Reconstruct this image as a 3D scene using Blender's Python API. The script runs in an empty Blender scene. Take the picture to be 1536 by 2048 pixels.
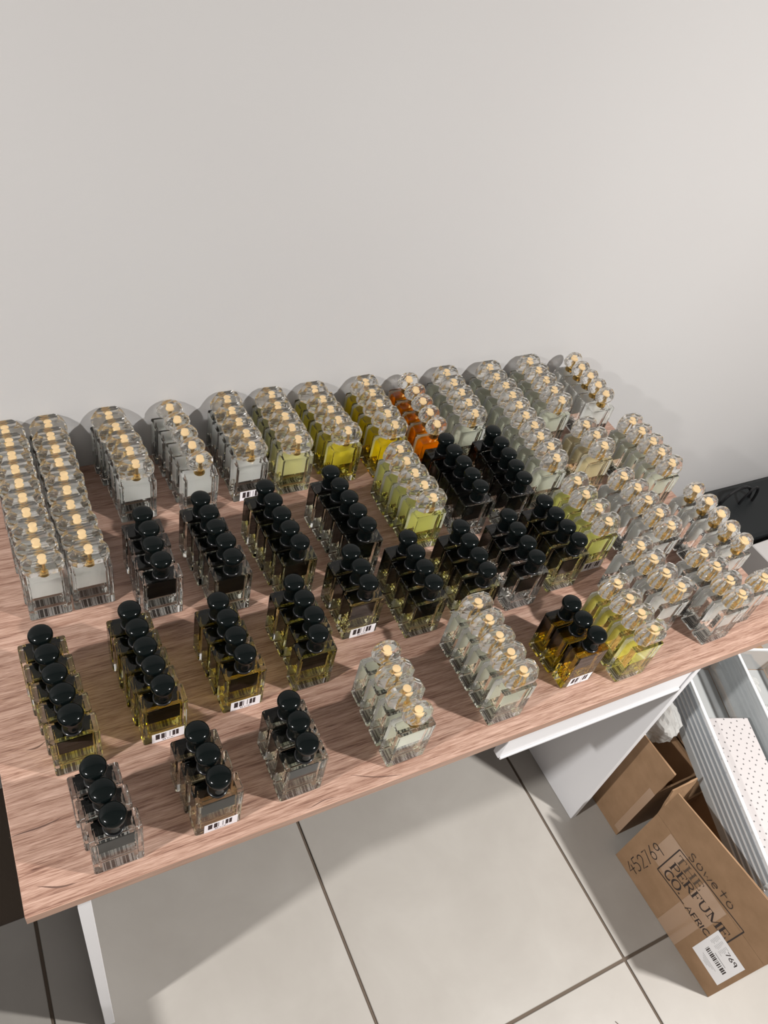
import bpy, bmesh, math, random
from mathutils import Matrix, Vector

random.seed(7)
sc = bpy.context.scene
C = sc.collection
PI = math.pi

# ------------------------------------------------------------------ camera
cam = bpy.data.cameras.new('camera')
cam.sensor_fit = 'VERTICAL'; cam.sensor_height = 36.0; cam.sensor_width = 27.0
cam.lens = 28.35; cam.clip_start = 0.02
cam_o = bpy.data.objects.new('camera', cam); C.objects.link(cam_o)
cam_o.matrix_world = Matrix(((0.88604, 0.19149, -0.42222, 0.0735),
                             (-0.42386, 0.70356, -0.57040, -1.0026),
                             (0.18784, 0.68435, 0.70454, 1.9475),
                             (0, 0, 0, 1)))
sc.camera = cam_o

# ------------------------------------------------------------------ world, lights, exposure
w = bpy.data.worlds.new('room_ambient'); sc.world = w; w.use_nodes = True
w.node_tree.nodes['Background'].inputs[0].default_value = (1.0, 0.985, 0.96, 1)
w.node_tree.nodes['Background'].inputs[1].default_value = 0.03

def lamp(name, loc, power, radius, col):      # recessed downlight: a small disc that shines down
    l = bpy.data.lights.new(name, 'AREA'); l.shape = 'DISK'; l.size = 2 * radius; l.energy = power; l.color = col
    o = bpy.data.objects.new(name, l); C.objects.link(o); o.location = loc
    return o
lamp('downlight_right', (2.0, -1.7, 2.65), 128, 0.055, (1.0, 0.98, 0.955))
lamp('downlight_left', (-1.6, -0.9, 2.65), 120, 0.055, (1.0, 0.98, 0.955))

sc.view_settings.view_transform = 'Standard'; sc.view_settings.look = 'None'
sc.view_settings.gamma = 1.0; sc.view_settings.use_curve_mapping = False
sc.view_settings.exposure = 0.0
cy = sc.cycles
cy.adaptive_threshold = 0.015; cy.max_bounces = 17; cy.transmission_bounces = 16; cy.glossy_bounces = 8; cy.diffuse_bounces = 3
cy.transparent_max_bounces = 16; cy.sample_clamp_indirect = 8.0; cy.blur_glossy = 1.0

# ------------------------------------------------------------------ helpers
def mat(name, col=(.8, .8, .8), rough=.5, metal=0.0, spec=.5, **kw):
    m = bpy.data.materials.new(name); m.use_nodes = True
    b = m.node_tree.nodes['Principled BSDF']
    b.inputs['Base Color'].default_value = (*col, 1)
    b.inputs['Roughness'].default_value = rough
    b.inputs['Metallic'].default_value = metal
    b.inputs['Specular IOR Level'].default_value = spec
    for k, v in kw.items():
        b.inputs[k.replace('_', ' ')].default_value = v
    return m
def nt(m): return m.node_tree.nodes, m.node_tree.links
def node(m, t, **props):
    n = m.node_tree.nodes.new(t)
    for k, v in props.items(): setattr(n, k, v)
    return n
def ramp(m, fac, stops):
    r = node(m, 'ShaderNodeValToRGB'); e = r.color_ramp.elements
    while len(e) < len(stops): e.new(.5)
    for el, (p, c) in zip(e, stops): el.position = p; el.color = (*c, 1)
    m.node_tree.links.new(fac, r.inputs[0]); return r.outputs[0]
def coords(m, scale=(1, 1, 1), rot=(0, 0, 0), loc=(0, 0, 0)):
    t = node(m, 'ShaderNodeTexCoord'); mp = node(m, 'ShaderNodeMapping')
    mp.inputs['Scale'].default_value = scale; mp.inputs['Rotation'].default_value = rot; mp.inputs['Location'].default_value = loc
    m.node_tree.links.new(t.outputs['Object'], mp.inputs[0]); return mp.outputs[0]
def noise(m, vec, scale, detail=4, rough=.55, dist=0):
    n = node(m, 'ShaderNodeTexNoise'); n.inputs['Scale'].default_value = scale; n.inputs['Detail'].default_value = detail
    n.inputs['Roughness'].default_value = rough; n.inputs['Distortion'].default_value = dist
    m.node_tree.links.new(vec, n.inputs['Vector']); return n.outputs['Fac']
def bump(m, h, strength, dist=.001):
    b = node(m, 'ShaderNodeBump'); b.inputs['Strength'].default_value = strength; b.inputs['Distance'].default_value = dist
    m.node_tree.links.new(h, b.inputs['Height']); m.node_tree.links.new(b.outputs[0], m.node_tree.nodes['Principled BSDF'].inputs['Normal'])

def finish(bm, name, material, smooth=False):
    me = bpy.data.meshes.new(name); bmesh.ops.recalc_face_normals(bm, faces=bm.faces[:]); bm.to_mesh(me); bm.free()
    if material: me.materials.append(material)
    if smooth:
        for p in me.polygons: p.use_smooth = True
    return me
def link(name, me, parent=None, loc=(0, 0, 0), rot=(0, 0, 0)):
    o = bpy.data.objects.new(name, me); C.objects.link(o)
    o.location = loc; o.rotation_euler = rot
    if parent: o.parent = parent
    return o
def obj(name, bm, material, parent=None, loc=(0, 0, 0), rot=(0, 0, 0), smooth=False):
    return link(name, finish(bm, name, material, smooth), parent, loc, rot)
def box(bm, x0, x1, y0, y1, z0, z1):
    vs = [bm.verts.new((x, y, z)) for z in (z0, z1) for y in (y0, y1) for x in (x0, x1)]
    for f in ((0, 2, 3, 1), (4, 5, 7, 6), (0, 1, 5, 4), (2, 6, 7, 3), (0, 4, 6, 2), (1, 3, 7, 5)):
        bm.faces.new([vs[i] for i in f])
    return vs
def boxbm(*a, bevel=0, seg=1):
    bm = bmesh.new(); box(bm, *a)
    if bevel: bmesh.ops.bevel(bm, geom=bm.edges[:], offset=bevel, segments=seg, affect='EDGES', profile=.5)
    return bm
def prism(bm, pts, axis, a, b):
    """extrude the outline pts (2D) between a and b along the axis 0, 1 or 2"""
    def mk(p, v):
        c = [p[0], p[1]]; c.insert(axis, v); return bm.verts.new(c)
    A = [mk(p, a) for p in pts]; B = [mk(p, b) for p in pts]; n = len(pts)
    bm.faces.new(A[::-1]); bm.faces.new(B)
    for i in range(n): bm.faces.new((A[i], A[(i + 1) % n], B[(i + 1) % n], B[i]))
def lathe(bm, prof, seg=24):
    rings = []
    for r, z in prof:
        rings.append([bm.verts.new((0, 0, z))] if r == 0 else
                     [bm.verts.new((r * math.cos(2 * PI * i / seg), r * math.sin(2 * PI * i / seg), z)) for i in range(seg)])
    for a, b in zip(rings, rings[1:]):
        for i in range(seg):
            j = (i + 1) % seg
            if len(a) == 1: bm.faces.new((a[0], b[i], b[j]))
            elif len(b) == 1: bm.faces.new((a[i], a[j], b[0]))
            else: bm.faces.new((a[i], a[j], b[j], b[i]))
    if len(rings[0]) > 1: bm.faces.new(rings[0][::-1])
    if len(rings[-1]) > 1: bm.faces.new(rings[-1])
def loft(bm, rings):
    R = [[bm.verts.new(p) for p in r] for r in rings]; n = len(R[0])
    for a, b in zip(R, R[1:]):
        for i in range(n): bm.faces.new((a[i], a[(i + 1) % n], b[(i + 1) % n], b[i]))
    bm.faces.new(R[0][::-1]); bm.faces.new(R[-1])
def tube(bm, pts, r, seg=8):
    pts = [Vector(p) for p in pts]; rings = []
    for i, p in enumerate(pts):
        d = (pts[min(i + 1, len(pts) - 1)] - pts[max(i - 1, 0)]).normalized()
        u = d.orthogonal().normalized() if i == 0 else (rings_u - d * rings_u.dot(d)).normalized()
        rings_u = u; v = d.cross(u)
        rings.append([p + (u * math.cos(2 * PI * k / seg) + v * math.sin(2 * PI * k / seg)) * r for k in range(seg)])
    loft(bm, rings)
def empty(name, loc=(0, 0, 0), rotz=0):
    o = bpy.data.objects.new(name, None); C.objects.link(o); o.location = loc; o.rotation_euler = (0, 0, rotz)
    o.empty_display_size = .05; return o
def tag(o, label, cat, group=None):
    o['label'] = label; o['category'] = cat
    if group: o['group'] = group
    return o
def struct(o, label=None):
    o['kind'] = 'structure'
    if label: o['label'] = label
    return o

# ------------------------------------------------------------------ materials of the setting
M = {}
m = M['wall'] = mat('wall_paint', (.66, .645, .63), .6, spec=.3)
v = coords(m, (1, 1, 1)); n1 = noise(m, v, 1.3, 2); bump(m, noise(m, coords(m), 90, 3), .06, .002)
m.node_tree.links.new(ramp(m, n1, [(.3, (.485, .473, .468)), (.7, (.50, .492, .487))]), m.node_tree.nodes['Principled BSDF'].inputs['Base Color'])

m = M['tile'] = mat('floor_tile_glaze', (.5, .46, .41), .32, spec=.45)
n1 = noise(m, coords(m), 5, 6, .6, .4)
m.node_tree.links.new(ramp(m, n1, [(.3, (.315, .293, .266)), (.55, (.34, .318, .29)), (.75, (.36, .338, .31))]), m.node_tree.nodes['Principled BSDF'].inputs['Base Color'])
bump(m, noise(m, coords(m), 14, 5), .08, .004)
m = M['grout'] = mat('grout', (.10, .075, .055), .9)
bump(m, noise(m, coords(m), 120, 4), .4, .002)

m = M['wood'] = mat('oak_laminate', (.45, .28, .21), .42, spec=.4)
vec = coords(m, (1.3, 11, 11)); big = noise(m, vec, 2.4, 6, .6, .9)
fine = noise(m, coords(m, (24, 420, 420)), 1.0, 5, .62, .6)
wv = node(m, 'ShaderNodeTexWave', wave_type='BANDS', bands_direction='Y'); wv.inputs['Scale'].default_value = 5.0
wv.inputs['Distortion'].default_value = 7.0; wv.inputs['Detail'].default_value = 3.0; wv.inputs['Detail Scale'].default_value = 1.0
m.node_tree.links.new(coords(m, (.55, 3.0, 3.0), (0, 0, .06)), wv.inputs['Vector'])
a1 = node(m, 'ShaderNodeMath', operation='MULTIPLY_ADD'); a1.inputs[1].default_value = .07
m.node_tree.links.new(wv.outputs['Fac'], a1.inputs[0]); 
a2 = node(m, 'ShaderNodeMath', operation='MULTIPLY_ADD'); a2.inputs[1].default_value = .26
m.node_tree.links.new(big, a2.inputs[0]); 
a3 = node(m, 'ShaderNodeMath', operation='MULTIPLY'); a3.inputs[1].default_value = .74
m.node_tree.links.new(fine, a3.inputs[0]); m.node_tree.links.new(a3.outputs[0], a2.inputs[2]); m.node_tree.links.new(a2.outputs[0], a1.inputs[2])
m.node_tree.links.new(ramp(m, a1.outputs[0], [(.33, (.095, .043, .030)), (.44, (.225, .122, .087)), (.56, (.345, .217, .164)), (.70, (.455, .305, .243))]),
                      m.node_tree.nodes['Principled BSDF'].inputs['Base Color'])
bump(m, fine, .5, .0008)
M['edge'] = m2 = mat('oak_edging', (.36, .22, .16), .5)
m2.node_tree.links.new(ramp(m2, noise(m2, coords(m2, (6, 120, 120)), 2, 4), [(.3, (.27, .155, .11)), (.7, (.43, .275, .205))]), m2.node_tree.nodes['Principled BSDF'].inputs['Base Color'])
M['white'] = mat('white_melamine', (.72, .715, .73), .4)
M['black_knot'] = mat('dark_knot', (.10, .05, .035), .6)

# ------------------------------------------------------------------ room shell
WALL_Y = .262
bm = boxbm(-2.6, 4.2, WALL_Y, WALL_Y + .1, 0, 2.8)
struct(obj('wall_back', bm, M['wall']), 'plain off-white painted wall behind the table')
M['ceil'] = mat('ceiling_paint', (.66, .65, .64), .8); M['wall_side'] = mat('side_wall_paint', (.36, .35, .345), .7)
struct(obj('ceiling', boxbm(-2.6, 4.2, -3.4, WALL_Y, 2.7, 2.8), M['ceil']), 'white painted ceiling')
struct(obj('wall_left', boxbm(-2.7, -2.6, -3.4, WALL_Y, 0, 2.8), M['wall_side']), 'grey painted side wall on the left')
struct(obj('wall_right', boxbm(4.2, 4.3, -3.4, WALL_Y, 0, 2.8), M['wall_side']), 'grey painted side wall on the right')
struct(obj('wall_front', boxbm(-2.6, 4.2, -3.5, -3.4, 0, 2.8), M['wall_side']), 'grey painted wall behind the viewer')
floor = obj('floor', boxbm(-2.6, 4.2, -3.4, WALL_Y, -.06, -.004), M['grout']); struct(floor, 'beige ceramic tile floor with dark grout joints')
tile_me = finish(boxbm(-.2965, .2965, -.2965, .2965, -.0039, 0, bevel=.0012), 'tile', M['tile'])
for i in range(-2, 6):
    for j in range(-3, 1):
        x = -.0266 + .6 * i + .3; y = -.9007 + .6 * j + .3
        t = link('tile', tile_me, floor, (x, y, 0), (0, 0, (PI / 2) * ((i * 3 + j * 5) % 4)))
for i in range(-2, 6):   # cut tiles along the wall
    link('tile', finish(boxbm(-.2965, .2965, -.2965, -.042, -.0039, 0, bevel=.0012), 'cut_tile', M['tile']), floor, (-.0266 + .6 * i + .3, .2993 + .0, 0))
# ------------------------------------------------------------------ desk
HT = .74
XR, YF, YB = 1.523, -.5712, WALL_Y - .002
desk = tag(empty('desk', (XR / 2, YF / 2, 0)), 'oak laminate desk on white panel legs against the wall', 'desk')
def D(name, bm, m, parent=None): # desk parts are written in room coordinates
    me = finish(bm, name, m); me.transform(Matrix.Translation((-XR / 2, -YF / 2, 0))); return link(name, me, parent or desk)
top = D('desktop', boxbm(0, XR, YF, YB, HT - .022, HT, bevel=.0012), M['wood'])
D('edge_band', boxbm(.0005, XR - .0005, YF - .0012, YF + .0002, HT - .0212, HT - .0012), M['edge'], None)
D('side_panel', boxbm(.064, .0825, -.5704, .20, .001, HT - .0222, bevel=.0008), M['white'])
D('side_panel', boxbm(1.2445, 1.261, -.5704, .20, .001, HT - .0222, bevel=.0008), M['white'])
D('back_rail', boxbm(.0830, 1.2440, .18, .196, .42, HT - .0225), M['white'])
drawer = D('drawer', boxbm(.79, 1.238, -.5695, -.552, .646, .7165, bevel=.0015), M['white'])
D('drawer_box', boxbm(.805, 1.225, -.5515, -.13, .655, .708), M['white'])
D('drawer_rail', boxbm(.792, 1.236, -.573, -.5698, .6462, .6535, bevel=.0008), M['white'])
# knots and cracks in the laminate print
def knot(x, y, l, ang, wd=.0012):
    bm = bmesh.new(); n = 9; top_, bot = [], []
    for k in range(n):
        t = k / (n - 1); s = (t - .5) * l; off = .002 * math.sin(5 * t + x * 40); ww = wd * math.sin(PI * t) + .00012
        top_.append((s, off + ww)); bot.append((s, off - ww))
    prism(bm, top_ + bot[::-1], 2, 0, .00012)
    me = finish(bm, 'grain_crack', M['black_knot']); o = link('grain_crack', me, desk, (x - XR / 2, y - YF / 2, HT + .00004), (0, 0, ang))
knot(.035, -.455, .075, .10); knot(.045, -.545, .05, -.25); knot(.53, -.556, .085, -.35, .0008); knot(.055, -.33, .03, .2)
knot(.43, -.565, .05, .0, .0006)

# ------------------------------------------------------------------ perfume bottles
BW, BD, BH = .0345, .0168, .100           # half width, half depth, height of the glass
def glass(name, col, ior, light_haze=0.0, rough=0.0):
    """dielectric with optional white scatter standing in for lamp light inside the caps"""
    m = bpy.data.materials.new(name); m.use_nodes = True; N, L = nt(m); N.clear()
    out = N.new('ShaderNodeOutputMaterial'); g = N.new('ShaderNodeBsdfGlass')
    g.inputs['Color'].default_value = (*col, 1); g.inputs['IOR'].default_value = ior; g.inputs['Roughness'].default_value = rough
    if light_haze > 0:
        t = N.new('ShaderNodeBsdfTranslucent'); d = N.new('ShaderNodeBsdfDiffuse'); a = N.new('ShaderNodeMixShader'); mx = N.new('ShaderNodeMixShader')
        t.inputs[0].default_value = d.inputs[0].default_value = (.95, .94, .90, 1); a.inputs[0].default_value = .5; mx.inputs[0].default_value = light_haze
        L.new(d.outputs[0], a.inputs[1]); L.new(t.outputs[0], a.inputs[2])
        L.new(g.outputs[0], mx.inputs[1]); L.new(a.outputs[0], mx.inputs[2]); L.new(mx.outputs[0], out.inputs[0])
    else: L.new(g.outputs[0], out.inputs[0])
    return m
M['glass'] = glass('bottle_glass', (.99, .993, .99), 1.42, 0)
M['crystal'] = glass('crystal_acrylic', (.995, .995, .99), 1.47, .04)  # small milky white share imitates lamp light sparkling within the caps
LIQ = {'water': (.995, .995, .985), 'mist': (.98, .985, .93), 'straw': (.99, .975, .78), 'lime': (.97, .965, .66), 'yellow': (.997, .945, .46),
       'gold': (.995, .90, .24), 'amber': (.99, .64, .10), 'tea': (.97, .925, .80), 'honey': (.985, .87, .30), 'lemon': (.99, .96, .60)}
for k, c in LIQ.items(): M['liq_' + k] = glass('perfume_' + k, c, .91, 0)
M['cap'] = mat('black_gloss_plastic', (.0025, .004, .004), .13, spec=.18)
M['gold'] = mat('gold_sleeve', (.88, .60, .20), .22, metal=1.0)
M['goldtop'] = mat('gold_pump_top', (.93, .66, .34), .5, metal=.1)
M['lab_w'] = mat('white_label_paper', (.92, .92, .90), .9, spec=.1)
M['lab_b'] = mat('black_label_paper', (.004, .005, .005), .9, spec=0.0)
M['collar_b'] = mat('black_collar', (.01, .01, .011), .2)
def barcode_mat(name, paper):
    m = mat(name, paper, .6)
    t = node(m, 'ShaderNodeTexCoord'); sx = node(m, 'ShaderNodeSeparateXYZ'); m.node_tree.links.new(t.outputs['Generated'], sx.inputs[0])
    def mth(op, a, b=None):
        n = node(m, 'ShaderNodeMath', operation=op)
        for i, q in enumerate((a, b)):
            if q is None: continue
            if isinstance(q, (int, float)): n.inputs[i].default_value = q
            else: m.node_tree.links.new(q, n.inputs[i])
        return n.outputs[0]
    wn = node(m, 'ShaderNodeTexWhiteNoise', noise_dimensions='1D')
    m.node_tree.links.new(mth('FLOOR', mth('MULTIPLY', sx.outputs[0], 46)), wn.inputs['W'])
    bar = mth('GREATER_THAN', wn.outputs['Value'], .42)
    return m, sx, mth, bar
def sticker_mat(name, paper, ink, axis, y0, y1, x0, x1, lines):
    m, sx, mth, bar = barcode_mat(name, paper)
    X, Y = sx.outputs[0], sx.outputs[axis]
    inside = mth('MULTIPLY', mth('MULTIPLY', mth('GREATER_THAN', Y, y0), mth('LESS_THAN', Y, y1)), mth('MULTIPLY', mth('GREATER_THAN', X, x0), mth('LESS_THAN', X, x1)))
    f = mth('MULTIPLY', bar, inside)
    if lines:
        wn = node(m, 'ShaderNodeTexWhiteNoise', noise_dimensions='1D'); m.node_tree.links.new(mth('FLOOR', mth('MULTIPLY', X, 90)), wn.inputs['W'])
        ln = mth('MULTIPLY', mth('GREATER_THAN', wn.outputs['Value'], .4), mth('MULTIPLY', mth('MULTIPLY', mth('GREATER_THAN', Y, .10), mth('LESS_THAN', Y, .19)), mth('MULTIPLY', mth('GREATER_THAN', X, .3), mth('LESS_THAN', X, .72))))
        f = mth('MAXIMUM', f, ln)
    mx = node(m, 'ShaderNodeMix', data_type='RGBA'); m.node_tree.links.new(f, mx.inputs[0])
    mx.inputs[6].default_value = (*paper, 1); mx.inputs[7].default_value = (*ink, 1)
    m.node_tree.links.new(mx.outputs[2], m.node_tree.nodes['Principled BSDF'].inputs['Base Color'])
    return m
M['stick_front'] = sticker_mat('barcode_sticker_front', (.84, .82, .86), (.02, .012, .015), 2, .30, .90, .10, .88, True)
M['stick_base'] = sticker_mat('barcode_sticker_base', (.30, .285, .27), (.004, .004, .004), 1, .05, .95, .05, .95, False)

# glass block: bevelled slab with a low round shoulder for the neck
bm = bmesh.new(); box(bm, -BW, BW, -BD, BD, .0009, BH)
bmesh.ops.bevel(bm, geom=[e for e in bm.edges if abs(e.verts[0].co.z - e.verts[1].co.z) > .01], offset=.0042, segments=3, affect='EDGES', profile=.6)
bmesh.ops.bevel(bm, geom=[e for e in bm.edges if abs(e.verts[0].co.z - e.verts[1].co.z) < 1e-5 and len(e.link_faces) == 2 and abs(e.link_faces[0].normal.z - e.link_faces[1].normal.z) > .5],
                offset=.0022, segments=2, affect='EDGES', profile=.6)
GLASS_ME = finish(bm, 'glass_body', M['glass'])
def liquid_mesh(k):
    bm = bmesh.new(); box(bm, -BW + .0075, BW - .0075, -BD + .0052, BD - .0052, .0135, BH - .0085)
    bmesh.ops.bevel(bm, geom=bm.edges[:], offset=.0045, segments=2, affect='EDGES', profile=.5)
    return finish(bm, 'liquid', M['liq_' + k])
LIQ_ME = {k: liquid_mesh(k) for k in LIQ}
# faceted crystal caps: rings turned by half a step against each other give triangular facets
def gem(rings, n=8, sq=.78):
    bm = bmesh.new(); R = []
    for off, a, b, z in rings:
        ring = []
        for k in range(n):
            t = 2 * PI * (k + off) / n; c, s_ = math.cos(t), math.sin(t)
            ring.append(bm.verts.new((a * math.copysign(abs(c) ** sq, c), b * math.copysign(abs(s_) ** sq, s_), z)))
        R.append((off, ring))
    for (oa, A), (ob, B) in zip(R, R[1:]):
        for i in range(n):
            j = (i + 1) % n
            if oa == ob: bm.faces.new((A[i], A[j], B[j], B[i]))
            elif ob > oa: bm.faces.new((A[i], A[j], B[i])); bm.faces.new((A[j], B[j], B[i]))
            else: bm.faces.new((A[i], B[j], B[i])); bm.faces.new((A[i], A[j], B[j]))
    bm.faces.new(R[0][1][::-1]); bm.faces.new(R[-1][1]); return bm
def octa(a, b, z, cut):
    ca = cut * b; return [(a, -b + ca, z), (a, b - ca, z), (a - ca, b, z), (-a + ca, b, z), (-a, b - ca, z), (-a, -b + ca, z), (-a + ca, -b, z), (a - ca, -b, z)]
bm = bmesh.new(); loft(bm, [octa(.0245, .0120, .1078, .55), octa(.0312, .0158, .1125, .62), octa(.0330, .0168, .1210, .66), octa(.0326, .0166, .1300, .66), octa(.0262, .0148, .1420, .62), octa(.0215, .0122, .1485, .6)])
CAP_C = finish(bm, 'cap', M['crystal'])
CAP_R = finish(gem([(0, .0128, .0118, .1145), (.5, .0232, .0160, .1195), (0, .0268, .0176, .1270), (.5, .0258, .0170, .1350), (0, .0205, .0140, .1440), (0, .0160, .0112, .1478)], 10, .95), 'cap', M['crystal'])
bm = bmesh.new()
lathe(bm, [(.0066, .1085), (.0066, .1110), (.0058, .1116), (.0058, .1135), (.0063, .1140), (.0063, .1150), (.0036, .1155), (.0034, .1331)], 16)
SLEEVE = finish(bm, 'gold_sleeve', M['gold'], False)
bm = bmesh.new(); lathe(bm, [(.0066, .1332), (.0071, .1336), (.0071, .1352), (.0065, .1358)], 18); PUMP = finish(bm, 'pump_top', M['goldtop'])
bm = bmesh.new(); lathe(bm, [(.0098, .1002), (.0102, .1010), (.0102, .1066), (.0094, .1076)], 20); COLLAR_G = finish(bm, 'collar', M['gold'], False)
bm = bmesh.new(); lathe(bm, [(.0102, .1002), (.0108, .1010), (.0106, .1060), (.0108, .1130), (.0100, .1143)], 14); COLLAR_R = finish(bm, 'collar', M['gold'], False)
bm = bmesh.new(); lathe(bm, [(.0130, .1042), (.0137, .1050), (.0131, .1130), (.0130, .1210), (.0135, .1256), (.0150, .1287), (.0169, .1308), (.0179, .1336), (.0181, .1364), (.0178, .1386), (.0170, .1406), (.0158, .1421), (.0135, .1435), (.0095, .1448), (.0045, .1455), (0, .1457)], 32)
CAP_B = finish(bm, 'cap', M['cap'], True)
bm = bmesh.new(); lathe(bm, [(.0145, .1002), (.0148, .1010), (.0148, .1034), (.0136, .1041)], 24); COLLAR_B = finish(bm, 'collar', M['collar_b'], True)
# labels: paper on the side that faces the wall, barcode under the base or on the front
LAB_W = finish(boxbm(-.0280, .0280, BD - .0006, BD - .0004, .036, .0900), 'label', M['lab_w'])
LAB_B = finish(boxbm(-.0270, .0270, BD - .0006, BD - .0004, .035, .0875), 'label', M['lab_b'])
STK_BASE = finish(boxbm(-.0225, .0215, -.0145, .0140, .0016, .0019), 'barcode_sticker', M['stick_base'])
STK_FRONT = finish(boxbm(-.0215, .0290, -BD - .00030, -BD - .00005, .0015, .0275), 'barcode_sticker', M['stick_front'])

COLS = {   # centre of each bottle on the desktop, in millimetres from the left edge and from the room origin
    'A': [(111,244), (113,208), (112,172), (112,136), (113,100), (113,64), (113,28), (117,-8), (116,-44), (119,-80)],
    'B': [(185,244), (184,208), (186,172), (185,136), (187,100), (185,64), (184,28), (187,-8), (188,-44), (191,-79)],
    'C': [(296,244), (301,208), (308,172), (310,137), (312,101)],
    'D': [(414,243), (418,204), (422,165), (425,126), (428,86)],
    'E': [(532,244), (530,207), (533,171), (536,135), (535,99)],
    'F': [(627,239), (627,203), (630,167), (631,131), (631,95)],
    'G': [(724,238), (729,202), (732,167), (735,132), (742,97)],
    'H': [(847,237), (846,200), (846,164), (849,128), (849,91)],
    'I': [(825,18), (823,-17), (824,-53), (827,-89), (828,-125)],
    'J': [(952,227), (950,188), (948,149), (946,111), (943,72)],
    'K': [(1055,232), (1054,195), (1054,158), (1052,122), (1048,85)],
    'L': [(1174,229), (1171,193), (1176,158), (1173,123), (1169,88), (1165,52), (1166,17), (1159,-18), (1163,-54), (1155,-89)],
    'N': [(1293,232), (1295,194), (1293,157), (1291,119), (1287,81)],
    'O': [(1423,219), (1421,183), (1423,148), (1421,112), (1419,77)],
    'P': [(1295,-9), (1298,-46), (1294,-82)],
    'Q': [(1421,-25), (1421,-61), (1425,-98), (1421,-134), (1422,-171)],
    'R': [(1160,-162), (1154,-202), (1158,-242), (1155,-281)],
    'S': [(1276,-177), (1285,-215), (1284,-253), (1284,-291), (1285,-328)],
    'T': [(1421,-256), (1424,-295), (1425,-333), (1418,-372), (1420,-410)],
    'U': [(1181,-355), (1185,-392), (1186,-429), (1193,-467)],
    'V': [(1304,-410), (1306,-447), (1308,-484), (1307,-520)],
    'W': [(1388,-502)],
    'X': [(1070,-421), (1071,-458), (1071,-494), (1071,-531)],
    'Y': [(784,-379), (785,-416), (784,-453), (785,-489), (787,-526)],
    'Z': [(586,-417), (584,-456), (584,-494), (585,-533)],
    'b1': [(293,-26), (295,-62), (292,-99), (296,-135)],
    'b2': [(399,-17), (403,-52), (405,-88), (411,-124), (411,-160)],
    'b3': [(522,-18), (524,-54), (527,-90), (529,-125), (534,-161)],
    'b4': [(659,-12), (662,-48), (666,-83), (668,-118), (671,-154)],
    'b5': [(491,-245), (495,-281), (498,-317), (491,-353)],
    'b6': [(614,-210), (617,-246), (615,-281)],
    'b7': [(731,-208), (729,-244), (729,-279), (728,-315)],
    'b8': [(939,21), (939,-15), (942,-51), (942,-87), (941,-122)],
    'b9': [(1058,19), (1057,-17), (1054,-53), (1050,-88), (1047,-124)],
    'b10': [(844,-211), (843,-247), (843,-283), (840,-319)],
    'b11': [(955,-212), (953,-247), (954,-283), (951,-319)],
    'b12': [(1052,-198), (1056,-234), (1059,-269), (1062,-305)],
    'b13': [(92,-227), (95,-263), (99,-300), (103,-337), (107,-373)],
    'b14': [(224,-221), (227,-258), (230,-294), (233,-330), (237,-367)],
    'b15': [(360,-245), (363,-281), (365,-317), (368,-353)],
    'b16': [(119,-461), (123,-497), (128,-533)],
    'b17': [(262,-457), (266,-494), (270,-531)],
    'b18': [(403,-453), (404,-489), (403,-526)],
    'b19': [(954,-435), (954,-471), (959,-506)],
}
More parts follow.
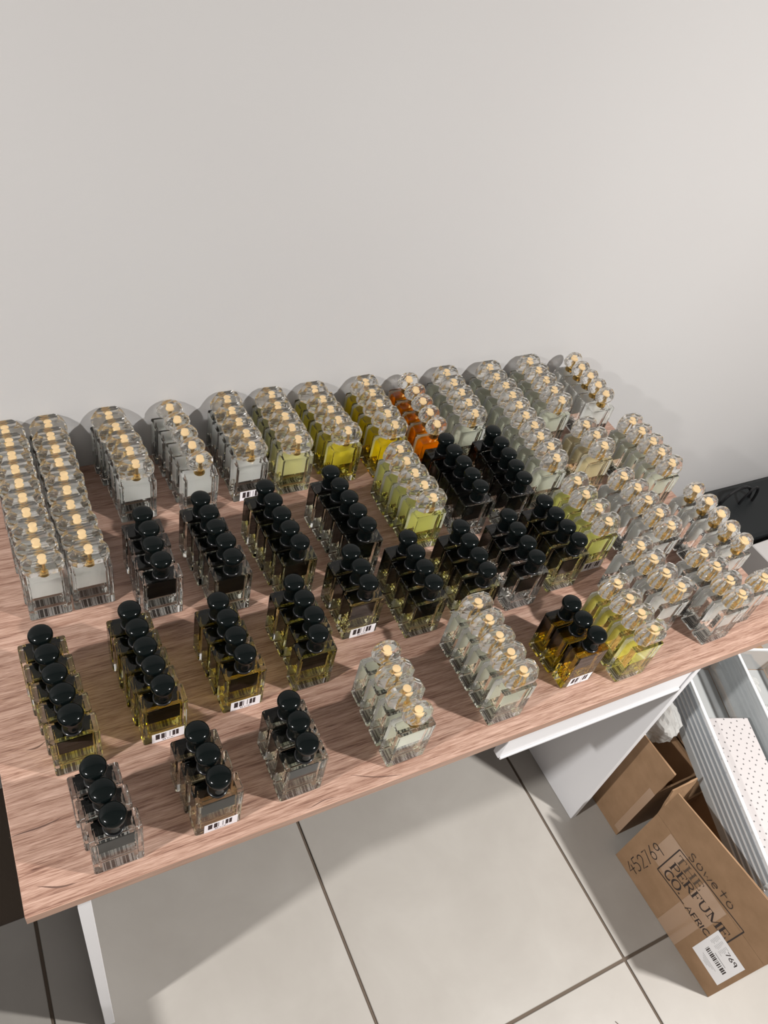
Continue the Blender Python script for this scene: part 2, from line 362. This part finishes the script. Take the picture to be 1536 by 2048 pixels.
# liquid, what the column looks like, where it stands
INFO = {
    'A': ('water', 'colourless', 'the far-left column of ten'),
    'B': ('water', 'colourless', 'the second column of ten from the left'),
    'C': ('water', 'colourless', 'the third wall column from the left'),
    'D': ('water', 'colourless round-topped', 'the fourth wall column from the left'),
    'E': ('water', 'colourless', 'the fifth wall column, left of the yellow ones'),
    'F': ('straw', 'pale straw', 'the first yellow wall column'),
    'G': ('yellow', 'golden', 'the second yellow wall column'),
    'H': ('gold', 'deep golden', 'the wall column left of the amber one'),
    'I': ('lime', 'pale lime', 'the column in front of the deep golden one'),
    'J': ('amber', 'orange amber', 'the single amber wall column'),
    'K': ('mist', 'faint green', 'the wall column right of the amber one'),
    'L': ('mist', 'faint green', 'the long column of ten near the middle right'),
    'N': ('mist', 'faint green', 'the last wall column but one on the right'),
    'O': ('water', 'colourless', 'the rightmost wall column'),
    'P': ('tea', 'brownish', 'the short tea-coloured column behind the right end'),
    'Q': ('mist', 'pale', 'the right-edge column in front of the rightmost wall column'),
    'R': ('lime', 'pale lime', 'the column just right of the black caps'),
    'S': ('water', 'colourless', 'the column right of the pale lime four'),
    'T': ('water', 'colourless', 'the right-edge column beside the black bag'),
    'U': ('water', 'colourless', 'the four behind and right of the lemon four'),
    'V': ('water', 'colourless', 'the front four at the right end'),
    'W': ('water', 'colourless', 'single'),
    'X': ('lemon', 'lemon yellow', 'the front lemon column right of three dark gold ones'),
    'Y': ('mist', 'clear', 'the front column of five left of the dark gold ones'),
    'Z': ('mist', 'clear', 'the front column of four at the centre'),
    'b1': ('water', 'colourless', 'the four in front of the third wall column'),
    'b2': ('mist', 'clear', 'the five in front of the fourth wall column'),
    'b3': ('straw', 'straw', 'the five in front of the fifth wall column'),
    'b4': ('mist', 'clear', 'the five in front of the first yellow column'),
    'b5': ('lemon', 'lemon', 'the four just behind the third front trio'),
    'b6': ('straw', 'straw', 'the three with a white barcode near the centre'),
    'b7': ('straw', 'straw', 'the four right of the centre trio'),
    'b8': ('water', 'colourless', 'the five in front of the amber column'),
    'b9': ('water', 'colourless', 'the five in front of the faint green five'),
    'b10': ('straw', 'straw', 'the four in front of the pale lime column'),
    'b11': ('water', 'colourless', 'the four in line with the amber column'),
    'b12': ('straw', 'straw', 'the rightmost black-capped column of four'),
    'b13': ('lemon', 'greenish yellow', 'the five along the left edge'),
    'b14': ('yellow', 'bright yellow', 'the five second from the left edge'),
    'b15': ('yellow', 'yellow', 'the four right of the bright yellow five'),
    'b16': ('water', 'colourless', 'the front-left corner trio'),
    'b17': ('tea', 'tea-tinted', 'the second front trio from the left'),
    'b18': ('mist', 'clear', 'the third front trio from the left'),
    'b19': ('honey', 'dark gold', 'the front trio on the right'),
}
FRONT_STICKER = {'b6', 'b14', 'b15', 'b17', 'b19', 'E', 'R'}
ROUND = {'D', 'J', 'O', 'T'}
ORD = ['Rearmost', 'Second-from-rear', 'Third-from-rear', 'Fourth-from-rear', 'Fifth-from-rear', 'Sixth-from-rear', 'Seventh-from-rear', 'Eighth-from-rear', 'Ninth-from-rear']
for key, spots in COLS.items():
    liq, look, where = INFO[key]; black = key[0] == 'b'; n = len(spots)
    if black:
        pm = max((spots[0][1] - spots[-1][1]) / (n - 1), 36.3); mid = (spots[0][1] + spots[-1][1]) / 2
        spots = [(p[0], mid + pm * ((n - 1) / 2 - i)) for i, p in enumerate(spots)]
    for i, (x, y) in enumerate(spots):
        b = empty('perfume_bottle', (x / 1000, y / 1000, HT), math.radians(random.uniform(-.6, .6)))
        o = 'Frontmost' if i == n - 1 else ORD[i]
        if n == 1: lab = 'Lone crystal-capped bottle cut by the right picture edge'
        else: lab = f"{o} {'black' if black else 'crystal'}-capped {look} bottle of {where}"
        tag(b, lab, 'bottle', 'black-capped perfume bottles on the desk' if black else 'crystal-capped perfume bottles on the desk')
        g = link('glass_body', GLASS_ME, b)
        link('liquid', LIQ_ME[liq], b)
        link('label', LAB_B if black else LAB_W, b)
        link('barcode_sticker', STK_FRONT if (i == n - 1 and key in FRONT_STICKER) else STK_BASE, b)
        rnd = key in ROUND or (key == 'Z' and i in (0, 3))
        link('collar', COLLAR_B if black else COLLAR_R if rnd else COLLAR_G, b)
        if black: link('cap', CAP_B, b, rot=(0, 0, random.uniform(0, 6)))
        else:
            c = link('cap', CAP_R if rnd else CAP_C, b, rot=(0, 0, math.radians(random.uniform(-3, 3) if rnd else max(-2.5, min(2.5, random.gauss(0, 2))))))
            if key == 'O': c.scale = (.95, .94, 1)
            link('gold_sleeve', SLEEVE, c); link('pump_top', PUMP, c)

# ------------------------------------------------------------------ cartons on the floor
m = M['card'] = mat('corrugated_card', (.30, .18, .10), .75, spec=.25)
m.node_tree.links.new(ramp(m, noise(m, coords(m), 22, 5), [(.3, (.255, .155, .085)), (.7, (.315, .195, .112))]), m.node_tree.nodes['Principled BSDF'].inputs['Base Color'])
bump(m, noise(m, coords(m, (1, 1, 1)), 60, 3), .15, .002)
# crease where the flap folds is left as a real gap between wall and flap
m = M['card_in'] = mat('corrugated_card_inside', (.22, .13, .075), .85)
M['tape'] = mat('clear_parcel_tape', (.36, .235, .15), .18, spec=.7)
M['ink'] = mat('black_ink', (.022, .012, .010), .6)
M['ink_worn'] = mat('worn_black_ink', (.085, .055, .035), .6)
M['paper'] = mat('white_sticker_paper', (.80, .79, .80), .55)
M['grey_ink'] = mat('grey_small_print', (.33, .32, .33), .7)

def ribbon(bm, pts, w, y, w2=None):
    """flat printed stroke in the local X-Z plane at depth y"""
    n = len(pts); L = []; R = []
    for i, (a, b) in enumerate(pts):
        p, q = pts[max(i - 1, 0)], pts[min(i + 1, n - 1)]
        dx, dz = q[0] - p[0], q[1] - p[1]; d = math.hypot(dx, dz) or 1
        ww = (w if w2 is None else w + (w2 - w) * abs(2 * i / max(n - 1, 1) - 1)) / 2
        L.append(bm.verts.new((a - dz / d * ww, y, b + dx / d * ww))); R.append(bm.verts.new((a + dz / d * ww, y, b - dx / d * ww)))
    for i in range(n - 1): bm.faces.new((L[i], L[i + 1], R[i + 1], R[i]))
def arc(cx, cz, rx, rz, a0, a1, n=14):
    return [(cx + rx * math.cos(math.radians(a0 + (a1 - a0) * i / n)), cz + rz * math.sin(math.radians(a0 + (a1 - a0) * i / n))) for i in range(n + 1)]
K, T_ = .17, .06           # thick and thin stroke of the engraved capitals (unit height)
def sf(x, z, w=.34): return ([(x - w / 2, z), (x + w / 2, z)], T_)
GLY = {  # engraved roman capitals: list of (points, width), advance width
    'T': ([([(.40, 0), (.40, 1)], K), ([(.0, .97), (.80, .97)], T_), ([(.03, 1), (.03, .76)], T_), ([(.77, 1), (.77, .76)], T_), sf(.40, .03)], .80),
    'H': ([([(.16, 0), (.16, 1)], K), ([(.78, 0), (.78, 1)], K), ([(.16, .52), (.78, .52)], T_), sf(.16, .03), sf(.16, .97), sf(.78, .03), sf(.78, .97)], .94),
    'E': ([([(.16, 0), (.16, 1)], K), ([(0, .97), (.68, .97)], T_), ([(.16, .52), (.52, .52)], T_), ([(0, .03), (.72, .03)], T_), ([(.66, 1), (.66, .76)], T_), ([(.70, 0), (.70, .26)], T_), ([(.50, .40), (.50, .64)], T_)], .74),
    'P': ([([(.16, 0), (.16, 1)], K), ([(0, .97), (.42, .97)] + arc(.42, .73, .27, .24, 90, -90) + [(.16, .49)], .09), sf(.16, .03)], .72),
    'R': ([([(.16, 0), (.16, 1)], K), ([(0, .97), (.42, .97)] + arc(.42, .74, .27, .23, 90, -90) + [(.16, .51)], .09), ([(.42, .50), (.76, .02)], K * .9), sf(.16, .03), ([(.68, .03), (.88, .03)], T_)], .84),
    'F': ([([(.16, 0), (.16, 1)], K), ([(0, .97), (.66, .97)], T_), ([(.16, .52), (.50, .52)], T_), ([(.64, 1), (.64, .74)], T_), ([(.48, .40), (.48, .64)], T_), sf(.16, .03)], .68),
    'U': ([([(.16, 1), (.16, .36)] + arc(.46, .34, .30, .32, 180, 360) + [(.76, 1)], .13), sf(.16, .97), sf(.76, .97)], .92),
    'M': ([([(.14, 0), (.14, 1)], T_), ([(.14, 1), (.56, .05)], K), ([(.56, .05), (.98, 1)], T_), ([(.98, 0), (.98, 1)], K), sf(.14, .03), sf(.98, .03), sf(.10, .97, .22), sf(1.0, .97, .26)], 1.14),
    'C': ([(arc(.48, .5, .42, .47, 50, 310, 22), .14), ([(.76, .98), (.76, .72)], T_), ([(.76, .02), (.76, .26)], T_)], .84),
    'O': ([(arc(.48, .5, .42, .46, 0, 180), .07, .17), (arc(.48, .5, .42, .46, 180, 360), .07, .17)], .98),
    '.': ([([(.10, .0), (.10, .14)], .14)], .24),
}
SANS = {'A': ([([(0, 0), (.36, 1), (.72, 0)], .15), ([(.14, .32), (.58, .32)], .12)], .74), 'F': ([([(.1, 0), (.1, 1)], .16), ([(.1, .93), (.62, .93)], .14), ([(.1, .5), (.52, .5)], .14)], .62),
        'R': ([([(.1, 0), (.1, 1)], .16), ([(.1, .93), (.40, .93)] + arc(.40, .70, .22, .23, 90, -90, 8) + [(.1, .47)], .14), ([(.36, .46), (.68, 0)], .15)], .70),
        'I': ([([(.1, 0), (.1, 1)], .16)], .22), 'C': ([(arc(.46, .5, .40, .45, 45, 315, 16), .15)], .80)}
HAND = {  # marker-pen handwriting
    '4': [[(.45, 1), (.0, .40), (.70, .42)], [(.50, .72), (.46, 0)]], '5': [[(.55, .98), (.12, .95), (.08, .58)] + arc(.28, .30, .30, .30, 110, -130, 8)],
    '2': [arc(.30, .72, .26, .26, 170, -30, 8) + [(.05, .06), (.62, .04)]], '7': [[(.05, .95), (.58, .97), (.22, 0)]],
    '6': [[(.50, 1), (.18, .55)] + arc(.32, .28, .26, .27, 160, -190, 12)], '9': [arc(.32, .72, .24, .25, 20, 380, 12) + [(.52, .0)]],
    's': [arc(.30, .66, .24, .20, 40, 250, 8) + arc(.30, .20, .26, .22, 90, -150, 8)], 'o': [arc(.30, .34, .28, .33, 100, 440, 14)],
    'w': [[(0, .62), (.16, .05), (.36, .45), (.52, .05), (.74, .66)]], 'e': [[(.08, .34), (.55, .40)] + arc(.32, .34, .25, .30, 10, 310, 12)],
    't': [[(.32, 1.0), (.30, .05)], [(.02, .62), (.66, .66)]], 'O': [arc(.32, .40, .30, .38, 100, 440, 14)]}
def write(bm, text, gly, x, z, h, y, gap=.06, slant=0.0, stretch=1.0, slope=.105, x0=.087):
    for ch in text:
        if ch == ' ': x += .4 * h; continue
        strokes, adv = gly[ch]
        for st in strokes:
            pts = [(q, z + b * h + slope * (q - x0)) for q, b in ((x + (a * stretch + slant * b) * h, b) for a, b in st[0])]
            ribbon(bm, pts, st[1] * h, y, st[2] * h if len(st) > 2 else None)
        x += (adv * stretch + gap) * h
    return x
def scrawl(bm, text, x, z, h, y, wid, step=.72, rise=0.0, wob=.05):
    for k, ch in enumerate(text):
        for st in HAND[ch]:
            ribbon(bm, [(x + a * h, z + b * h + rise * (x + a * h) * 0 + wob * h * math.sin(k * 2.1)) for a, b in st], wid, y)
        x += step * h; z += rise * h
    return x

def slab(bm, p0, p1, p2, p3, t):
    """thin board through four corners, thickness t along its normal"""
    P = [Vector(p) for p in (p0, p1, p2, p3)]; n = (P[1] - P[0]).cross(P[3] - P[0]).normalized() * t
    a = [bm.verts.new(p) for p in P]; b = [bm.verts.new(p + n) for p in P]
    bm.faces.new(a[::-1]); bm.faces.new(b)
    for i in range(4): bm.faces.new((a[i], a[(i + 1) % 4], b[(i + 1) % 4], b[i]))

def open_carton(root, L, Wd, H, flaps, torn=False):
    """local X runs along the long side that faces left, Y into the carton, Z up"""
    t = .0045
    obj('bottom_board', boxbm(.001, L - .001, .001, Wd - .001, .001, .006), M['card_in'], root)
    obj('side_wall', boxbm(0, L, 0, t, .001, H), M['card'], root)
    obj('side_wall', boxbm(0, L, Wd - t, Wd, .001, H), M['card'], root)
    obj('end_wall', boxbm(0, t, t, Wd - t, .001, H), M['card'], root)
    obj('end_wall', boxbm(L - t, L, t, Wd - t, .001, H), M['card'], root)
    for name, c in flaps:
        bm = bmesh.new(); slab(bm, *c, -.004); bmesh.ops.subdivide_edges(bm, edges=bm.edges[:], cuts=3, use_grid_fill=True)
        for v in bm.verts:
            v.co += Vector((random.uniform(-1, 1), random.uniform(-1, 1), random.uniform(-1, 1))) * .0010 if v.co.z > H + .012 else Vector((0, 0, 0))
        obj(name, bm, M['card'], root)

# the printed carton
L2, W2, H2 = .353, .155, .252
c2 = tag(empty('cardboard_box', (1.3046, -.6932, .0), math.atan2(-.3532, .009)),
         'open brown carton printed THE PERFUME CO. with handwritten soweto and a shipping sticker', 'box')
open_carton(c2, L2, W2, H2, [
    ('flap', ((0, 0, H2 + .001), (L2, 0, H2 + .001), (L2 + .002, -.005, .410), (.002, -.005, .366))),
    ('flap', ((L2, W2 - .006, H2 - .002), (0, W2 - .006, H2 - .002), (0, W2 - .030, .17), (L2, W2 - .030, .17))),
    ('end_flap', ((0, .095, H2), (0, 0, H2), (-.014, .004, .345), (-.016, .088, .34))),
])
YI = -.0006
tp = bmesh.new(); box(tp, .050, .110, -.0004, -.0002, .135, H2 - .002); obj('parcel_tape', tp, M['tape'], c2)
tp = bmesh.new(); box(tp, .168, .232, -.0004, -.0002, .002, .128); obj('parcel_tape', tp, M['tape'], c2)
tp = bmesh.new(); box(tp, .168, .240, -.0004, -.0002, .132, H2 - .004); obj('parcel_tape', tp, M['tape'], c2)
# logo: frame and three lines of engraved capitals, AFRICA breaking the lower frame line
fr = bmesh.new(); x0, x1, z0, z1 = .087, .284, .123, .243
for a, b in (((x0, z0), (x0, z1)), ((x0, z1), (x1, z1 + .0205)), ((x1, z1 + .0205), (x1, z0 + .02)), ((x0, z0), (.177, z0 + .0095))): ribbon(fr, [a, b], .0032, YI)
obj('logo_frame', fr, M['ink'], c2)
bm = bmesh.new(); write(bm, 'THE', GLY, .096, .203, .029, YI, .12); obj('logo_lettering', bm, M['ink_worn'], c2)
bm = bmesh.new(); write(bm, 'PERFUME', GLY, .099, .167, .030, YI, .02); obj('logo_lettering', bm, M['ink'], c2)
bm = bmesh.new(); write(bm, 'CO.', GLY, .101, .131, .031, YI, .03, 0, .85); obj('logo_lettering', bm, M['ink'], c2)
bm = bmesh.new(); write(bm, 'AFRICA', SANS, .184, .117, .020, YI, .09, .06, 1.0); obj('logo_lettering', bm, M['ink'], c2)
bm = bmesh.new()           # the number is written up the edge of the carton
scrawl(bm, '452769', 0, 0, .034, YI, .0028, .80, 0, .05)
for v in bm.verts: v.co.x, v.co.z = .064 - v.co.z + v.co.x * .06, .018 + v.co.x * 1.04
obj('handwritten_number', bm, M['ink'], c2)
me_w = bmesh.new(); scrawl(me_w, 'soweto', .108, .2565, .027, -.0052, .0021, .84, .11, .04)
ho = obj('handwritten_word', me_w, M['ink'], c2)
for v in ho.data.vertices:     # follow the lean of the flap
    v.co.y = -.0024 - (v.co.z - H2) * .036
lb = obj('shipping_sticker', boxbm(.256, .342, -.0009, -.0005, .062, .188, bevel=.0001), M['paper'], c2)
bm = bmesh.new(); random.seed(3)
zb = .105
xb = .272
while xb < .330:
    wv_ = random.choice((.0010, .0018, .0028)); ribbon(bm, [(xb, .104), (xb, .121)], wv_, -.0011); xb += wv_ + random.choice((.0010, .0016, .0024))
obj('barcode', bm, M['ink'], lb)
bm = bmesh.new(); scrawl(bm, '769', .299, .158, .015, -.0011, .0024, .72, 0, .0); obj('handwritten_number', bm, M['ink'], lb)
bm = bmesh.new()
for k in range(7):
    for q in range(3):
        xs = .263 + .013 * q; ribbon(bm, [(xs, .175 - .0055 * k), (xs + random.uniform(.006, .011), .175 - .0055 * k)], .0012, -.0011)
for k in range(4): ribbon(bm, [(.275 + .004 * k, .088 - .005 * k), (.318 - .006 * k, .088 - .005 * k)], .0012, -.0011)
ribbon(bm, [(.288, .128), (.322, .128)], .0024, -.0011)
obj('small_print', bm, M['grey_ink'], lb)

# the plain carton behind it
c1 = tag(empty('cardboard_box', (1.338, -.40, .0), -PI / 2), 'torn plain brown carton beside the right desk leg, holding bubble wrap', 'box')
open_carton(c1, .252, .150, .25, [
    ('flap', ((0, 0, .25), (.252, 0, .25), (.254, -.004, .352), (.0, -.004, .332))),
    ('flap', ((.252, .144, .248), (0, .144, .248), (0, .120, .17), (.252, .120, .17))),
])
obj('parcel_tape', boxbm(.232, .2525, -.0005, -.0002, .02, .24), M['tape'], c1)

# plain carton that carries the plastic trays
c3 = tag(empty('cardboard_box', (1.500, -.36, .0), -PI / 2), 'closed brown carton under the translucent plastic boxes', 'box')
obj('carton_body', boxbm(0, .60, 0, .42, .001, .271, bevel=.002), M['card'], c3)
obj('top_flap', boxbm(.002, .598, .002, .208, .2715, .2745), M['card'], c3)
obj('top_flap', boxbm(.002, .598, .212, .418, .2715, .2745), M['card'], c3)

# ------------------------------------------------------------------ translucent plastic boxes
def plastic(name, col, clear, rough=.25):
    m = bpy.data.materials.new(name); m.use_nodes = True; N, L = nt(m); N.clear()
    out = N.new('ShaderNodeOutputMaterial'); t = N.new('ShaderNodeBsdfTransparent'); t.inputs[0].default_value = (.95, .96, .97, 1)
    d = N.new('ShaderNodeBsdfPrincipled'); d.inputs['Base Color'].default_value = (*col, 1); d.inputs['Roughness'].default_value = rough
    mx = N.new('ShaderNodeMixShader'); mx.inputs[0].default_value = clear
    L.new(d.outputs[0], mx.inputs[1]); L.new(t.outputs[0], mx.inputs[2]); L.new(mx.outputs[0], out.inputs[0]); return m
M['pp'] = plastic('frosted_polypropylene', (.62, .64, .64), .55)
M['pp_rib'] = plastic('polypropylene_rib', (.78, .79, .79), .15)
M['pp_grey'] = plastic('grey_smoky_plastic', (.40, .43, .46), .40)
M['film'] = plastic('bubble_film', (.70, .69, .66), .55, .12)
ANG = math.atan2(-.944, -.331)
def tray(root, L, Wd, H):
    t = .0022
    obj('bottom', boxbm(.004, L - .004, .004, Wd - .004, 0, t), M['pp'], root)
    obj('side_wall', boxbm(0, L, 0, t, t, H), M['pp'], root)
    obj('side_wall', boxbm(0, L, Wd - t, Wd, t, H), M['pp'], root)
    obj('end_wall', boxbm(0, t, t, Wd - t, t, H), M['pp'], root)
    obj('end_wall', boxbm(L - t, L, t, Wd - t, t, H), M['pp'], root)
    for k in range(5):
        z = .030 + .017 * k
        obj('rib', boxbm(0, L, -.0030, -.0002, z, z + .0032), M['pp_rib'], root)
        obj('band', boxbm(.01, L - .01, -.0012, -.0001, z + .0042, z + .0150), M['pp_grey'], root)
    obj('rim', boxbm(-.004, L + .004, -.006, t, H, H + .004, bevel=.0008), M['pp_rib'], root)
    obj('rim', boxbm(-.004, L + .004, Wd - t, Wd + .006, H, H + .004, bevel=.0008), M['pp_rib'], root)
    obj('rim', boxbm(-.004, .002, t, Wd - t, H, H + .004), M['pp_rib'], root)
    obj('rim', boxbm(L - .002, L + .004, t, Wd - t, H, H + .004), M['pp_rib'], root)
t1 = tag(empty('storage_box', (1.545, -.370, .2755), ANG), 'long translucent ribbed plastic box holding a white perforated tray', 'box')
tray(t1, .60, .165, .128)
t2 = tag(empty('storage_box', (1.545 + .944 * .182, -.370 - .331 * .182, .2755), ANG), 'clear plastic box cut by the right picture edge, holding small clear bags', 'box')
tray(t2, .60, .155, .090)
m = M['perf'] = mat('white_perforated_plastic', (.78, .74, .73), .5)
vo = node(m, 'ShaderNodeTexVoronoi', feature='F1', distance='EUCLIDEAN', voronoi_dimensions='2D'); vo.inputs['Scale'].default_value = 62; vo.inputs['Randomness'].default_value = .35
m.node_tree.links.new(coords(m, (1, 1, .0), (0, 0, .6)), vo.inputs['Vector'])
m.node_tree.links.new(ramp(m, vo.outputs['Distance'], [(.11, (.11, .10, .10)), (.14, (.44, .41, .405))]), m.node_tree.nodes['Principled BSDF'].inputs['Base Color'])
p1 = tag(empty('perforated_tray', (1.545 - .331 * .20 + .944 * .012, -.370 - .944 * .20 - .331 * .012,   .2785), ANG), 'white perforated plastic tray lying inside the translucent ribbed box', 'tray')
obj('tray_sheet', boxbm(0, .38, 0, .128, .085, .089, bevel=.0015), M['perf'], p1)
obj('tray_side', boxbm(.002, .378, .001, .004, .0, .0845), M['pp_rib'], p1); obj('tray_side', boxbm(.002, .378, .124, .127, .0, .0845), M['pp_rib'], p1)
obj('tray_end', boxbm(.002, .005, .0045, .1235, .0, .0845), M['pp_rib'], p1)
def crumple(name, loc, size, seed, material, label, cat, rough=.35, group=None, sub=4):
    random.seed(seed); bm = bmesh.new(); bmesh.ops.create_icosphere(bm, subdivisions=sub, radius=1)
    dirs = [(Vector((random.gauss(0, 1), random.gauss(0, 1), random.gauss(0, 1))).normalized(), random.uniform(.55, 1.0)) for _ in range(34)]
    for v in bm.verts:
        n = v.co.normalized(); r = min(h / max(n.dot(d), .05) for d, h in dirs); r = min(r, 1.2) * (1 + .07 * math.sin(9 * n.x + 5 * n.y + seed) * math.sin(11 * n.z - 7 * n.y)) * random.uniform(.965, 1.0)
        v.co = Vector((n.x * size[0], n.y * size[1], n.z * size[2])) * r
    zmin = min(v.co.z for v in bm.verts)
    for v in bm.verts: v.co.z -= zmin
    return tag(obj(name, bm, material, None, loc), label, cat, group)
crumple('bubble_wrap', (1.412, -.515, .245), (.055, .080, .085), 5, M['film'], 'crumpled translucent bubble wrap stuffed into the plain carton', 'bubble wrap')
m = M['kraft'] = mat('kraft_paper', (.40, .31, .20), .8)
crumple('packing_paper', (1.412, -.505, .008), (.058, .085, .135), 11, M['kraft'], 'beige crumpled packing paper under the bubble wrap in the carton', 'paper')
for k, (a, b_, s_) in enumerate(((.06, .06, .04), (.16, .085, .045), (.27, .06, .042))):
    x = 1.545 - .331 * a + .944 * (.182 + b_); y = -.370 - .944 * a - .331 * (.182 + b_)
    crumple('clear_bag', (x, y,   .2785), (s_, s_, .034), 20 + k, M['film'],
            ['rear', 'middle', 'front'][k] + ' small clear plastic bag in the box at the right picture edge', 'bag', group='small clear bags')

# ------------------------------------------------------------------ things on the floor beyond the right end of the desk
M['black_cloth'] = mat('black_nylon', (.006, .008, .009), .5)
M['cable'] = mat('black_cable', (.006, .006, .007), .4)
M['greycard'] = mat('grey_card', (.44, .42, .41), .6)
M['clasp'] = mat('white_plastic_clasp', (.6, .6, .62), .4)
bag = tag(empty('equipment_bag', (2.62, .125, 0)), 'flat black bag lying on the floor against the wall', 'bag')
bm = boxbm(-.52, .60, -.125, .125, .001, .125, bevel=.02, seg=2); obj('bag_body', bm, M['black_cloth'], bag)
bm = bmesh.new(); tube(bm, [(-.14 + .075 * math.cos(t), .05, .118 + .075 * math.sin(t)) for t in [PI * i / 12 for i in range(13)]], .006); obj('handle', bm, M['cable'], bag)
bm = bmesh.new(); tube(bm, [(-.10 + .035 * math.cos(t), .03, .118 + .085 * math.sin(t)) for t in [PI * i / 12 for i in range(13)]], .005); obj('handle', bm, M['cable'], bag)
obj('clasp', boxbm(-.02, .0, -.06, -.05, .1255, .131), M['clasp'], bag); obj('clasp', boxbm(-.27, -.245, -.09, -.08, .1255, .131), M['clasp'], bag)
cb = tag(empty('cardboard_box', (2.30, -.46, 0), math.radians(2)), 'pale grey card box with a raised flap beyond the right desk end', 'box')
obj('box_body', boxbm(0, .60, 0, .40, .001, .20, bevel=.003), M['greycard'], cb)
bm = bmesh.new(); slab(bm, (.20, .40, .201), (.60, .40, .201), (.60, .425, .33), (.28, .42, .32), .004); obj('flap', bm, M['greycard'], cb)
cbl = bmesh.new(); tube(cbl, [(1.95 + .12 * math.sin(t * .9) + .05 * t, -.50 + .05 * math.cos(t * 1.7), .005) for t in [i * .25 for i in range(30)]], .004)
tag(obj('power_cable', cbl, M['cable'], smooth=True), 'thin black cable curling on the floor past the right desk end', 'cable')

bm = bmesh.new(); tube(bm, [(1.072, -.995, .0004), (1.080, -1.012, .0004), (1.079, -1.028, .0004), (1.088, -1.05, .0004)], .0009, 5)
obj('tile_crack', bm, M['grout'], floor)
# added low block left of the desk, almost out of view; it keeps the left lamp off the floor there
M['blocker'] = mat('dark_shade_block', (.03, .03, .032), .5)
blocker = tag(empty('shade_block', (-.56, -.42, 0)), 'low dark block added left of the desk to shade the floor', 'shade_block')
obj('block_body', boxbm(-.22, .22, -.45, .60, .001, .735, bevel=.003), M['blocker'], blocker); obj('shade_block_top', boxbm(-.225, .225, -.455, .605, .7352, .752), M['blocker'], blocker)
for q in (-.445, .08): obj('block_panel', boxbm(.2203, .236, q, q + .50, .02, .725, bevel=.001), M['blocker'], blocker)
